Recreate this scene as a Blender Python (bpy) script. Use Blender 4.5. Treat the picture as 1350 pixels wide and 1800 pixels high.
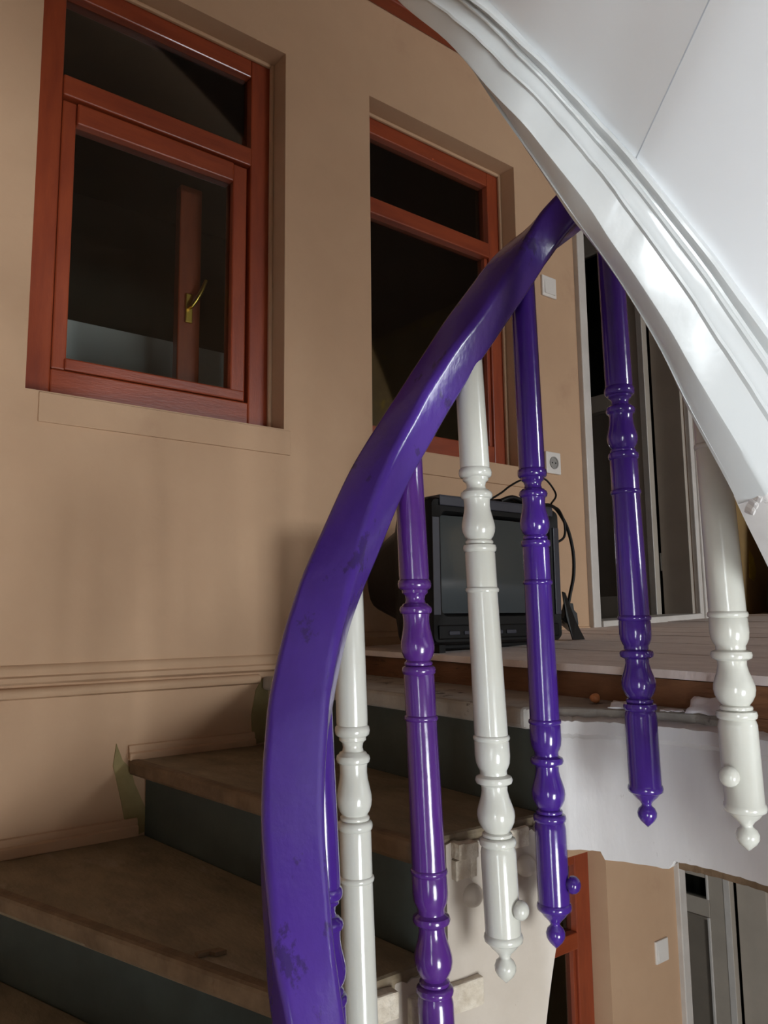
import bpy, bmesh, math, random
from mathutils import Vector, Matrix
random.seed(7)
for o in list(bpy.data.objects): bpy.data.objects.remove(o, do_unlink=True)
SC = bpy.context.scene
COL = SC.collection

# ------------------------------------------------------------------ camera
# world: +X runs along the window wall, +Y points to that wall, eye level is z = 0
PITCH, ROLL, YAW = math.radians(7.55), math.radians(0.65), math.radians(51.4)
fh = Vector((math.cos(YAW), math.sin(YAW), 0)); rt = Vector((math.sin(YAW), -math.cos(YAW), 0)); zz = Vector((0, 0, 1))
fw = fh * math.cos(PITCH) + zz * math.sin(PITCH); uc = zz * math.cos(PITCH) - fh * math.sin(PITCH)
r2 = rt * math.cos(ROLL) - uc * math.sin(ROLL); u2 = uc * math.cos(ROLL) + rt * math.sin(ROLL)
cd = bpy.data.cameras.new('camera'); cam = bpy.data.objects.new('camera', cd); COL.objects.link(cam)
cd.sensor_fit = 'VERTICAL'; cd.sensor_height = 24.0; cd.lens = 1404 / 1800 * 24.0
cd.clip_start = 0.02
cam.matrix_world = Matrix(((r2.x, u2.x, -fw.x, 0), (r2.y, u2.y, -fw.y, 0), (r2.z, u2.z, -fw.z, 0), (0, 0, 0, 1)))
SC.camera = cam

# ------------------------------------------------------------------ world, daylight, exposure
w = bpy.data.worlds.new('overcast_sky'); SC.world = w; w.use_nodes = True
bg = w.node_tree.nodes['Background']; bg.inputs[0].default_value = (0.80, 0.90, 1.0, 1); bg.inputs[1].default_value = 0.6

def daylight(name, loc, target, sx, sy, power, col=(0.93, 0.97, 1.0)):
    ld = bpy.data.lights.new(name, 'AREA'); ld.shape = 'RECTANGLE'; ld.size = sx; ld.size_y = sy
    ld.energy = power; ld.color = col
    o = bpy.data.objects.new(name, ld); COL.objects.link(o)
    o.location = loc
    o.rotation_euler = (Vector(target) - Vector(loc)).to_track_quat('-Z', 'Y').to_euler()
    return o
# daylight of the stairwell window behind the viewer and of the landing
daylight('daylight_stair_window', (-2.80, -2.2, -0.85), (0, -2.2, -0.85), 0.92, 2.3, 135)
daylight('daylight_landing_window', (3.0, -4.40, 1.35), (3.0, 0, 1.35), 1.6, 1.6, 430)
daylight('added_lower_daylight', (0.2, -3.20, -1.5), (0.2, 0, -1.5), 1.1, 1.7, 195)  # added lamp, brightens the soffit and the wall from below

SC.view_settings.view_transform = 'Standard'; SC.view_settings.look = 'None'
SC.view_settings.gamma = 1.0; SC.view_settings.use_curve_mapping = False
SC.view_settings.exposure = 0.0

# ------------------------------------------------------------------ materials
def lin(c):
    return tuple(((v / 255) / 12.92 if v / 255 <= 0.04045 else ((v / 255 + 0.055) / 1.055) ** 2.4) for v in c) + (1,)

def paint(name, c1, c2=None, rough=0.5, scale=6.0, bump=0.05, bscale=60.0, spots=None, spot_scale=9.0, spot_cut=0.62,
          coat=0.0, metal=0.0, stretch=(1, 1, 1), spec=0.5, spot_soft=0.06, rough_var=0.0):
    m = bpy.data.materials.new(name); m.use_nodes = True
    nt = m.node_tree; N = nt.nodes; L = nt.links
    b = N['Principled BSDF']
    tc = N.new('ShaderNodeTexCoord'); mp = N.new('ShaderNodeMapping'); mp.inputs['Scale'].default_value = stretch
    L.new(tc.outputs['Object'], mp.inputs['Vector'])
    n1 = N.new('ShaderNodeTexNoise'); n1.inputs['Scale'].default_value = scale; n1.inputs['Detail'].default_value = 6
    n1.inputs['Roughness'].default_value = 0.6
    L.new(mp.outputs[0], n1.inputs['Vector'])
    mx = N.new('ShaderNodeMix'); mx.data_type = 'RGBA'
    mx.inputs[6].default_value = lin(c1); mx.inputs[7].default_value = lin(c2 or c1)
    rp = N.new('ShaderNodeMapRange'); rp.inputs[1].default_value = 0.32; rp.inputs[2].default_value = 0.68
    L.new(n1.outputs[0], rp.inputs[0]); L.new(rp.outputs[0], mx.inputs[0])
    out = mx.outputs[2]
    if spots:
        n2 = N.new('ShaderNodeTexNoise'); n2.inputs['Scale'].default_value = spot_scale; n2.inputs['Detail'].default_value = 8
        n2.inputs['Roughness'].default_value = 0.65
        L.new(mp.outputs[0], n2.inputs['Vector'])
        r2_ = N.new('ShaderNodeMapRange'); r2_.inputs[1].default_value = spot_cut; r2_.inputs[2].default_value = spot_cut + spot_soft
        L.new(n2.outputs[0], r2_.inputs[0])
        m2 = N.new('ShaderNodeMix'); m2.data_type = 'RGBA'; m2.inputs[7].default_value = lin(spots)
        L.new(out, m2.inputs[6]); L.new(r2_.outputs[0], m2.inputs[0]); out = m2.outputs[2]
    L.new(out, b.inputs['Base Color'])
    b.inputs['Roughness'].default_value = rough; b.inputs['Metallic'].default_value = metal
    if rough_var:
        rr = N.new('ShaderNodeMapRange'); rr.inputs[1].default_value = 0.35; rr.inputs[2].default_value = 0.65
        rr.inputs[3].default_value = rough - rough_var; rr.inputs[4].default_value = rough + rough_var
        L.new(n1.outputs[0], rr.inputs[0]); L.new(rr.outputs[0], b.inputs['Roughness'])
    b.inputs['Specular IOR Level'].default_value = spec
    b.inputs['Coat Weight'].default_value = coat; b.inputs['Coat Roughness'].default_value = 0.12
    if bump:
        n3 = N.new('ShaderNodeTexNoise'); n3.inputs['Scale'].default_value = bscale; n3.inputs['Detail'].default_value = 4
        L.new(mp.outputs[0], n3.inputs['Vector'])
        bp = N.new('ShaderNodeBump'); bp.inputs['Strength'].default_value = bump; bp.inputs['Distance'].default_value = 0.01
        L.new(n3.outputs[0], bp.inputs['Height']); L.new(bp.outputs[0], b.inputs['Normal'])
    return m

def glass(name, tint=(0.85, 0.88, 0.86), refl=1.0):
    m = bpy.data.materials.new(name); m.use_nodes = True
    nt = m.node_tree; N = nt.nodes; L = nt.links
    N.remove(N['Principled BSDF'])
    t = N.new('ShaderNodeBsdfTransparent'); t.inputs[0].default_value = (*tint, 1)
    g = N.new('ShaderNodeBsdfGlossy'); g.inputs['Roughness'].default_value = 0.02; g.inputs[0].default_value = (refl, refl, refl, 1)
    f = N.new('ShaderNodeFresnel'); f.inputs[0].default_value = 1.5
    x = N.new('ShaderNodeMixShader')
    L.new(f.outputs[0], x.inputs[0]); L.new(t.outputs[0], x.inputs[1]); L.new(g.outputs[0], x.inputs[2])
    L.new(x.outputs[0], N['Material Output'].inputs[0])
    return m

MT = {}
MT['wall'] = paint('tan_wall_paint', (198, 164, 133), (189, 155, 125), 0.75, 2.5, 0.06, 45, spots=(176, 141, 115), spot_scale=3.0, spot_cut=0.60, spot_soft=0.2, spec=0.25)
MT['white_wall'] = paint('white_wall_paint', (228, 226, 220), (222, 220, 214), 0.8, 2, 0.04, 40)
MT['brown_ceiling'] = paint('brown_ceiling_paint', (120, 92, 66), (108, 82, 58), 0.8, 3, 0.05, 30)
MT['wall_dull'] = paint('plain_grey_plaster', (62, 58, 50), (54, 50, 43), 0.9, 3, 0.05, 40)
MT['ochre'] = paint('stained_ochre_plaster', (150, 120, 74), (130, 102, 62), 0.85, 5, 0.15, 30, spots=(180, 150, 40), spot_scale=6, spot_cut=0.63)
MT['yellow'] = paint('yellow_filler', (176, 150, 44), (150, 124, 36), 0.9, 20, 0.3, 60)
MT['olive_patch'] = paint('bare_olive_plaster', (160, 144, 100), (138, 124, 82), 0.9, 14, 0.2, 60)
MT['white_new'] = paint('glossy_white_paint', (207, 209, 209), (202, 205, 206), 0.30, 3, 0.12, 22, coat=0.25, spec=0.5)
MT['soffit'] = paint('white_soffit_paint', (240, 242, 245), (237, 239, 242), 0.42, 2, 0.05, 14, spec=0.4)
MT['white_bal'] = paint('cream_white_gloss_paint', (212, 212, 204), (206, 205, 195), 0.20, 8, 0.04, 40, coat=0.4)
MT['white_dirty'] = paint('dirty_white_paint', (220, 217, 216), (204, 200, 198), 0.42, 7, 0.12, 35, spots=(150, 140, 132), spot_scale=26, spot_cut=0.66, stretch=(1, 1, 0.35))
MT['cream_dirty'] = paint('dirty_cream_paint', (196, 185, 172), (184, 172, 158), 0.5, 7, 0.12, 35, spots=(150, 132, 115), spot_scale=24, spot_cut=0.68)
MT['raw_edge'] = paint('broken_plaster_and_wood', (222, 212, 196), (186, 172, 152), 0.9, 40, 0.5, 90)
MT['purple_rail'] = paint('purple_gloss_rail_paint', (76, 46, 142), (68, 40, 130), 0.27, 9, 0.10, 70, spots=(58, 38, 104), spot_scale=16, spot_cut=0.60, coat=0.35, stretch=(1, 1, 0.6), spot_soft=0.03)
MT['purple'] = paint('purple_gloss_paint', (70, 38, 136), (64, 34, 124), 0.17, 8, 0.05, 40, coat=0.5)
MT['purple_dark'] = paint('deep_violet_gloss_paint', (86, 42, 128), (74, 36, 114), 0.2, 8, 0.08, 40, coat=0.5)
MT['wood_red'] = paint('red_brown_varnished_wood', (150, 66, 34), (128, 52, 28), 0.38, 5, 0.06, 50, coat=0.25, stretch=(6, 6, 1), spec=0.5)
MT['wood_red_h'] = paint('red_brown_varnished_wood_level', (150, 66, 34), (128, 52, 28), 0.38, 5, 0.06, 50, coat=0.25, stretch=(1, 6, 6), spec=0.5)
MT['tread'] = paint('worn_brown_tread', (140, 124, 100), (110, 97, 77), 0.7, 7, 0.2, 50, spots=(146, 132, 116), spot_scale=6, spot_cut=0.57, spot_soft=0.15, stretch=(2.5, 1, 1), spec=0.3)
MT['nosing'] = paint('worn_brown_nosing', (124, 100, 76), (98, 78, 58), 0.7, 20, 0.25, 60, spec=0.3)
MT['tread_grey'] = paint('worn_grey_painted_tread', (176, 170, 162), (146, 139, 131), 0.8, 12, 0.25, 50, spots=(80, 72, 66), spot_scale=22, spot_cut=0.60)
MT['riser'] = paint('dark_green_grey_riser', (70, 79, 75), (56, 63, 60), 0.55, 6, 0.08, 40, spots=(96, 98, 94), spot_scale=30, spot_cut=0.72, spec=0.4)
MT['floorboard'] = paint('worn_whitish_floorboard', (234, 222, 217), (216, 202, 197), 0.7, 9, 0.2, 45, spots=(150, 132, 122), spot_scale=22, spot_cut=0.64, stretch=(3, 1, 1), spec=0.35)
MT['brown_board'] = paint('raw_brown_board', (128, 86, 56), (100, 64, 40), 0.75, 12, 0.25, 50, spots=(76, 50, 34), spot_scale=14, spot_cut=0.6, stretch=(1, 0.5, 3))
MT['dark_gap'] = paint('dark_void', (26, 22, 18), (20, 17, 14), 0.95, 4, 0.0)
MT['door'] = paint('grey_door_paint', (176, 165, 152), (164, 154, 142), 0.45, 4, 0.06, 40)
MT['door_panel'] = paint('dark_grey_door_panel', (128, 118, 106), (116, 107, 97), 0.45, 4, 0.06, 40)
MT['white_trim'] = paint('dusty_white_trim', (206, 200, 194), (192, 185, 178), 0.5, 8, 0.1, 40)
MT['plastic_w'] = paint('white_plastic', (226, 220, 214), None, 0.35, 4, 0.0)
MT['socket_grey'] = paint('grey_socket_well', (150, 147, 143), None, 0.4, 4, 0.0)
MT['tv'] = paint('black_tv_plastic', (14, 14, 15), (11, 11, 12), 0.45, 8, 0.04, 120, spec=0.2)
MT['tv_top'] = paint('dark_grey_tv_strip', (60, 62, 72), (54, 56, 66), 0.32, 8, 0.03, 120)
MT['screen'] = paint('grey_crt_glass', (56, 65, 69), None, 0.10, 4, 0.0, coat=0.6)
MT['black'] = paint('black_cable', (18, 16, 15), None, 0.5, 4, 0.0, spec=0.25)
MT['plug'] = paint('dark_grey_plug', (56, 58, 60), None, 0.45, 6, 0.0)
MT['metal'] = paint('grey_metal', (170, 168, 164), None, 0.35, 6, 0.0, metal=1.0)
MT['brass'] = paint('brass', (214, 176, 84), None, 0.3, 6, 0.0, metal=1.0)
MT['paper'] = paint('crumpled_white_paper', (240, 238, 240), (226, 224, 228), 0.8, 14, 0.2, 40)
MT['nut'] = paint('orange_brown_shell', (196, 128, 78), (166, 100, 58), 0.55, 30, 0.2, 80)
MT['green'] = paint('dark_green_fabric', (38, 46, 32), (28, 36, 26), 0.9, 14, 0.2, 60)
MT['reflection_board'] = paint('pale_reflection_board', (206, 202, 202), (190, 187, 188), 0.7, 3, 0.05, 20)  # pale tone of a pane reflection, put into the board colour
MT['glass'] = glass('dusty_pane')
MT['glass_clear'] = glass('clear_pane', (0.96, 0.97, 0.97))

# ------------------------------------------------------------------ helpers
class MB:
    def __init__(s): s.v = []; s.f = []
    def quad(s, pts):
        n = len(s.v); s.v += [tuple(p) for p in pts]; s.f.append(tuple(range(n, n + len(pts)))); return s
    def box(s, x0, x1, y0, y1, z0, z1):
        n = len(s.v)
        s.v += [(x0, y0, z0), (x1, y0, z0), (x1, y1, z0), (x0, y1, z0), (x0, y0, z1), (x1, y0, z1), (x1, y1, z1), (x0, y1, z1)]
        s.f += [tuple(n + i for i in q) for q in ((0, 3, 2, 1), (4, 5, 6, 7), (0, 1, 5, 4), (1, 2, 6, 5), (2, 3, 7, 6), (3, 0, 4, 7))]
        return s
    def prism(s, poly, z0, z1):
        """plan polygon [(x,y)] pulled from z0 to z1 (z0/z1: numbers or functions of x,y)"""
        a = z0 if callable(z0) else (lambda x, y: z0); b = z1 if callable(z1) else (lambda x, y: z1)
        n = len(s.v); k = len(poly)
        s.v += [(x, y, a(x, y)) for x, y in poly] + [(x, y, b(x, y)) for x, y in poly]
        s.f.append(tuple(n + i for i in reversed(range(k)))); s.f.append(tuple(n + k + i for i in range(k)))
        for i in range(k): j = (i + 1) % k; s.f.append((n + i, n + j, n + k + j, n + k + i))
        return s
    def extrude(s, poly3, d):
        """flat polygon of 3d points pulled along d"""
        n = len(s.v); k = len(poly3); d = Vector(d)
        s.v += [tuple(p) for p in poly3] + [tuple(Vector(p) + d) for p in poly3]
        s.f.append(tuple(n + i for i in reversed(range(k)))); s.f.append(tuple(n + k + i for i in range(k)))
        for i in range(k): j = (i + 1) % k; s.f.append((n + i, n + j, n + k + j, n + k + i))
        return s
    def rings(s, rings, closed=True, caps=True):
        n = len(s.v); k = len(rings[0])
        for r in rings: s.v += [tuple(p) for p in r]
        for a in range(len(rings) - 1):
            for i in range(k if closed else k - 1):
                j = (i + 1) % k
                s.f.append((n + a * k + i, n + a * k + j, n + (a + 1) * k + j, n + (a + 1) * k + i))
        if caps and closed:
            s.f.append(tuple(n + i for i in reversed(range(k)))); e = n + (len(rings) - 1) * k
            s.f.append(tuple(e + i for i in range(k)))
        return s
    def lathe(s, axis, prof, seg=32):
        """axis(z) -> (x,y); prof [(r,z)]"""
        R = []
        for r, z in prof:
            cx, cy = axis(z)
            R.append([(cx + r * math.cos(2 * math.pi * i / seg), cy + r * math.sin(2 * math.pi * i / seg), z) for i in range(seg)])
        return s.rings(R)
    def tube(s, pts, r, seg=10):
        P = [Vector(p) for p in pts]; R = []; up = Vector((0, 0, 1)); prev = None
        for i, p in enumerate(P):
            t = (P[min(i + 1, len(P) - 1)] - P[max(i - 1, 0)]).normalized()
            if prev is None: a = t.cross(up if abs(t.z) < 0.9 else Vector((1, 0, 0))).normalized()
            else: a = (prev - t * prev.dot(t)).normalized()
            prev = a; b = t.cross(a)
            rr = r[i] if isinstance(r, (list, tuple)) else r
            R.append([p + (a * math.cos(2 * math.pi * k / seg) + b * math.sin(2 * math.pi * k / seg)) * rr for k in range(seg)])
        return s.rings(R)
    def build(s, name, mat, parent=None, smooth=False, angle=40, bevel=0.0, label=None, kind=None, weld=False):
        me = bpy.data.meshes.new(name); me.from_pydata(s.v, [], s.f); me.validate()
        bm = bmesh.new(); bm.from_mesh(me)
        if weld: bmesh.ops.remove_doubles(bm, verts=bm.verts, dist=1e-5)
        bmesh.ops.recalc_face_normals(bm, faces=bm.faces)
        bm.to_mesh(me); bm.free()
        if smooth:
            me.polygons.foreach_set('use_smooth', [True] * len(me.polygons)); me.set_sharp_from_angle(angle=math.radians(angle))
        me.materials.append(MT[mat] if isinstance(mat, str) else mat)
        o = bpy.data.objects.new(name, me); COL.objects.link(o)
        if bevel:
            b = o.modifiers.new('edge', 'BEVEL'); b.width = bevel; b.segments = 2; b.limit_method = 'ANGLE'; b.angle_limit = math.radians(50)
        if parent:
            o.parent = parent
            o.matrix_parent_inverse = Matrix.Translation(-sum_loc(parent))
        if label: o['label'] = label
        if kind: o['kind'] = kind
        return o

def sum_loc(o):
    v = Vector(o.location)
    return v          # parts are built in world coordinates; a part that is itself a parent sits at the origin of its thing

def part(mb, name, mat, parent, **k):
    o = mb.build(name, mat, None, **k)
    o.parent = parent
    o.matrix_parent_inverse = Matrix.Translation(-ORIG.get(parent.name, Vector((0, 0, 0))))
    ORIG[o.name] = Vector((0, 0, 0))
    return o
ORIG = {}

def tag(o, label=None, cat=None, group=None, kind=None):
    if label: o['label'] = label
    if cat: o['category'] = cat
    if group: o['group'] = group
    if kind: o['kind'] = kind
    return o

def thing(name, loc, label, cat, group=None, kind=None):
    o = bpy.data.objects.new(name, None); COL.objects.link(o); o.location = loc; o.empty_display_size = 0.1
    ORIG[o.name] = Vector(loc)
    return tag(o, label, cat, group, kind)

def crom(pts, per=8):
    """Catmull-Rom through the points (tuples of any length)"""
    out = []; n = len(pts)
    for i in range(n - 1):
        p0 = pts[max(i - 1, 0)]; p1 = pts[i]; p2 = pts[i + 1]; p3 = pts[min(i + 2, n - 1)]
        for k in range(per):
            t = k / per
            out.append(tuple(0.5 * ((2 * b) + (c - a) * t + (2 * a - 5 * b + 4 * c - d) * t * t + (3 * b - a - 3 * c + d) * t ** 3)
                             for a, b, c, d in zip(p0, p1, p2, p3)))
    out.append(tuple(pts[-1])); return out

def wall_grid(axis, a0, a1, ur, zr, holes):
    """slab between a0 and a1 on the axis ('x' or 'y') over u and z ranges, with rectangular holes (u0,u1,z0,z1) and their reveals"""
    us = sorted(set([*ur] + [v for h in holes for v in h[:2]])); zs = sorted(set([*zr] + [v for h in holes for v in h[2:]]))
    us = [u for u in us if ur[0] <= u <= ur[1]]; zs = [z for z in zs if zr[0] <= z <= zr[1]]
    def solid(i, j):
        if i < 0 or j < 0 or i >= len(us) - 1 or j >= len(zs) - 1: return False
        uc_, zc = (us[i] + us[i + 1]) / 2, (zs[j] + zs[j + 1]) / 2
        return not any(h[0] < uc_ < h[1] and h[2] < zc < h[3] for h in holes)
    def P(a, u, z): return (a, u, z) if axis == 'x' else (u, a, z)
    m = MB()
    for i in range(len(us) - 1):
        for j in range(len(zs) - 1):
            if not solid(i, j): continue
            A, B, C, D = us[i], us[i + 1], zs[j], zs[j + 1]
            for a in (a0, a1): m.quad([P(a, A, C), P(a, B, C), P(a, B, D), P(a, A, D)])
            for di, dj, e in ((-1, 0, (A, C, A, D)), (1, 0, (B, C, B, D)), (0, -1, (A, C, B, C)), (0, 1, (A, D, B, D))):
                if not solid(i + di, j + dj):
                    m.quad([P(a0, e[0], e[1]), P(a1, e[0], e[1]), P(a1, e[2], e[3]), P(a0, e[2], e[3])])
    return m

# ------------------------------------------------------------------ the room
WY, WT = 1.90, 0.15                     # window wall face and thickness
LOW = -2.62                             # floor of the storey below
XB, XE, YR, ZC = -2.60, 3.95, -3.00, 2.30
W1 = (0.468, 1.158, 0.532, 1.69); W2 = (1.475, 2.165, 0.532, 1.69); D1 = (2.548, 3.262, -0.10, 1.92)
W3 = (1.86, 2.536, -2.0, -0.84); D2 = (3.015, 3.72, LOW, -0.62)
wl = wall_grid('y', WY, WY + WT, (XB - 0.15, XE), (LOW, ZC), [W1, W2, D1, W3, D2]).build('wall_left', 'wall', weld=True)
tag(wl, 'tan painted wall with the red-brown windows', 'wall', kind='structure')
wb = wall_grid('x', XB - 0.15, XB, (YR, WY), (LOW, ZC), [(-2.7, -1.7, -2.05, 0.35)]).build('wall_back', 'white_wall', weld=True)
tag(wb, 'white wall behind the viewer holding the daylight window', 'wall', kind='structure')
wr = wall_grid('y', YR - 0.15, YR, (XB - 0.15, XE + 0.15), (LOW, ZC), [(-0.4, 0.8, -2.4, -0.6), (2.35, 3.65, 0.1, 1.3)]).build('wall_right', 'wall', weld=True)
tag(wr, 'tan wall opposite the red-brown windows', 'wall', kind='structure')
we = wall_grid('x', XE, XE + 0.15, (YR, WY + WT), (LOW, ZC), []).build('wall_end', 'ochre', weld=True)
tag(we, 'stained ochre wall at the far end of the landing', 'wall', kind='structure')
cl = MB().box(XB - 0.15, XE + 0.15, YR - 0.15, WY + WT, ZC, ZC + 0.1).build('ceiling', 'brown_ceiling')
tag(cl, 'brown boarded ceiling over the stairwell', 'ceiling', kind='structure')
lf = MB().box(XB - 0.15, XE + 0.15, YR - 0.15, 4.3, LOW - 0.1, LOW).build('floor_lower', 'tread_grey')
tag(lf, 'grey floor of the storey below the landing', 'floor', kind='structure')
# dark rooms behind the windows and doors
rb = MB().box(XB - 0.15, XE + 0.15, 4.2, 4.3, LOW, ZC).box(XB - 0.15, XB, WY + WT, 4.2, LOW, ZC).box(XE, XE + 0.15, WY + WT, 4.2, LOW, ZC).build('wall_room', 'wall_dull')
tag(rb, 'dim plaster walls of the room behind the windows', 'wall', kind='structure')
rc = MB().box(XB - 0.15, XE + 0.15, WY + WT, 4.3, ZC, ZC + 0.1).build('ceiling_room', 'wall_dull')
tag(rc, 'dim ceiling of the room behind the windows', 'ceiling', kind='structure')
rf = MB().box(XB - 0.15, XE + 0.15, WY + WT, 4.2, -0.25, -0.09).build('floor_room', 'tread')
tag(rf, 'dark floor of the room behind the open door', 'floor', kind='structure')
# cornice board high on the window wall
co = MB().box(1.20, XE, WY - 0.05, WY, 2.03, 2.12).build('trim_1', 'wood_red_h', bevel=0.006)
tag(co, 'red-brown wooden board high along the tan wall', 'trim', kind='structure')

# olive bare patches left around the step ends on the wall
for pts in ([(0.795, -0.49), (0.74, -0.505), (0.722, -0.42), (0.70, -0.335), (0.706, -0.285), (0.722, -0.325), (0.742, -0.345), (0.752, -0.38), (0.785, -0.45)],
            [(1.108, -0.32), (1.068, -0.325), (1.062, -0.25), (1.075, -0.185), (1.095, -0.155), (1.112, -0.185)]):
    part(MB().extrude([(x, WY - 0.003, z) for x, z in pts], (0, 0.004, 0)), 'bare_patch', 'olive_patch', wl, label='bare olive-green patch by the step end')

part(MB().extrude([(3.36, WY - 0.003, -0.02), (3.944, WY - 0.003, 0.0), (3.944, WY - 0.003, 1.35), (3.70, WY - 0.003, 1.42), (3.47, WY - 0.003, 1.30), (3.36, WY - 0.003, 1.36)], (0, 0.004, 0)), 'stained_patch', 'ochre', wl, label='stained ochre stretch of wall past the grey door')
part(MB().extrude([(3.735, WY - 0.006, 0.17), (3.775, WY - 0.006, 0.155), (3.80, WY - 0.006, 0.20), (3.785, WY - 0.006, 0.265), (3.75, WY - 0.006, 0.30), (3.74, WY - 0.006, 0.24)], (0, 0.004, 0)), 'yellow_patch', 'yellow', wl, label='small yellow blotch on the ochre wall')
# long moulding along the wall at the level of the top step
t2 = MB()
prof = [(0, -0.094), (0.007, -0.098), (0.010, -0.106), (0.010, -0.118), (0.016, -0.122), (0.018, -0.132), (0.012, -0.137), (0.0, -0.138)]
t2.rings([[(x, WY - a, z) for a, z in prof] for x in (XB, 0.2, 0.8, 1.24)])
t2 = t2.build('trim_2', 'wall', smooth=True)
tag(t2, 'long tan moulding running along the wall above the stairs', 'trim', kind='structure')
m = MB()
prof = [(0, -0.144), (0.010, -0.145), (0.016, -0.151), (0.017, -0.158), (0.014, -0.165), (0.006, -0.169), (0.0, -0.169)]
m.rings([[(x, WY - a, z) for a, z in prof] for x in (XB, 0.2, 0.8, 1.082)])
part(m, 'torus_bead', 'wall', t2, smooth=True)
# skirtings stepping with the treads
def skirting(name, x0, x1, z, h, label):
    prof = [(0, z + h), (0.006, z + h - 0.002), (0.009, z + h - 0.009), (0.009, z + h - 0.016), (0.015, z + h - 0.020), (0.016, z), (0.0, z)]
    o = MB().rings([[(x, WY - a, c) for a, c in prof] for x in (x0, x1)]).build(name, 'wall', smooth=True)
    return tag(o, label, 'skirting', kind='structure')
skirting('baseboard_1', 0.735, 1.07, -0.325, 0.034, 'tan skirting along the second step at the wall')
skirting('baseboard_2', -0.6, 0.76, -0.498, 0.040, 'tan skirting along the lowest visible step at the wall')
skirting('baseboard_3', 1.40, 2.50, -0.085, 0.045, 'tan skirting on the landing behind the television')

# ------------------------------------------------------------------ windows
def window(name, W, label, glass_mat='glass', sash=True, upper=True, stile_l=0.075, stile_r=0.072, sill=True):
    x0, x1, z0, z1 = W; y0, y1 = WY + 0.078, WY + 0.138
    r = thing(name, (x0, WY, z0), label, 'window', kind='structure')
    B = 0.004
    part(MB().box(x0, x0 + stile_l, y0, y1, z0, z1), 'stile', 'wood_red', r, bevel=B)
    part(MB().box(x1 - stile_r, x1, y0, y1, z0, z1), 'stile', 'wood_red', r, bevel=B)
    a, b = x0 + stile_l, x1 - stile_r
    part(MB().box(a, b, y0, y1, z1 - 0.065, z1), 'head_rail', 'wood_red_h', r, bevel=B)
    part(MB().box(a, b, y0, y1, z0, z0 + 0.082), 'bottom_rail', 'wood_red_h', r, bevel=B)
    zt0, zt1 = z0 + 0.805, z0 + 0.862
    part(MB().box(a, b, y0 - 0.004, y1, zt0, zt1), 'transom', 'wood_red_h', r, bevel=B)
    part(MB().box(a, b, y0 + 0.026, y0 + 0.030, zt1, z1 - 0.065), 'pane', glass_mat, r)
    lo = z0 + 0.082
    if sash:
        s = part(MB().box(a + 0.004, a + 0.040, y0 + 0.012, y1 - 0.004, lo + 0.004, zt0 - 0.004), 'sash_stile', 'wood_red', r, bevel=B)
        part(MB().box(b - 0.052, b - 0.006, y0 + 0.010, y1 - 0.004, lo + 0.004, zt0 - 0.004), 'sash_stile', 'wood_red', r, bevel=B)
        part(MB().box(a + 0.040, b - 0.052, y0 + 0.004, y1 - 0.004, zt0 - 0.062, zt0 - 0.004), 'sash_rail', 'wood_red_h', r, bevel=B)
        part(MB().box(a + 0.034, b - 0.010, y0 + 0.004, y1 - 0.004, lo + 0.004, lo + 0.034), 'sash_rail', 'wood_red_h', r, bevel=B)
        part(MB().box(a + 0.040, b - 0.052, y0 + 0.026, y0 + 0.030, lo + 0.034, zt0 - 0.062), 'pane', glass_mat, r)
    else:
        part(MB().box(b - 0.016, b, y0 + 0.010, y1 - 0.004, lo, zt0), 'sash_stile', 'wood_red', r, bevel=0.002)
        part(MB().box(a, b - 0.016, y0 + 0.026, y0 + 0.030, lo, zt0), 'pane', glass_mat, r)
    if sill:
        part(MB().box(x0 + 0.03, x1 + 0.02, WY - 0.006, WY + 0.002, z0 - 0.074, z0 - 0.004), 'sill_board', 'wall', r, bevel=0.002, label='sill board painted over in wall tan')
    return r
w1 = window('window_1', W1, 'red-brown wooden window with a brass handle behind its lower pane')
w2 = window('window_2', W2, 'red-brown wooden window above the television, its panes black', sash=False, stile_l=0.03, stile_r=0.066)
w3 = window('window_3', W3, 'red-brown window of the storey below, glimpsed under the landing', sash=False, stile_l=0.06, stile_r=0.082, sill=False)
# plaster ridge of the reveal beside the frames
for W, r in ((W1, w1), (W2, w2)):
    part(MB().box(W[1] - 0.012, W[1] - 0.0005, WY + 0.066, WY + 0.0775, W[2], W[3]), 'reveal_bead', 'wall', r, bevel=0.003)
    part(MB().box(W[0], W[1] - 0.012, WY + 0.066, WY + 0.0775, W[3] - 0.012, W[3] - 0.0005), 'reveal_bead', 'wall', r, bevel=0.003)
# inner leaf of the double window: meeting stile with brass handle
ic = thing('inner_casement', (0.96, 2.14, 0.55), 'dim red-brown inner casement standing behind the pane with brass handle', 'window', kind='structure')
part(MB().box(0.935, 1.005, 2.13, 2.165, 0.50, 1.30), 'stile', 'wood_red', ic, bevel=0.004)
hd = part(MB().box(0.955, 0.978, 2.122, 2.13, 0.87, 0.96), 'handle_plate', 'brass', ic, bevel=0.003)
part(MB().tube([(0.966, 2.122, 0.915), (0.966, 2.10, 0.915), (0.975, 2.096, 0.93), (0.992, 2.094, 0.965), (1.005, 2.094, 1.00)], [0.006, 0.006, 0.006, 0.0065, 0.005]), 'handle', 'brass', ic, smooth=True)
part(MB().box(0.20, 1.40, 2.60, 2.63, -0.09, 0.98), 'board', 'reflection_board', ic, label='added pale board imitating the reflection in the lower pane')  # added board, its paleness imitates the soft reflection in the glass

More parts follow.
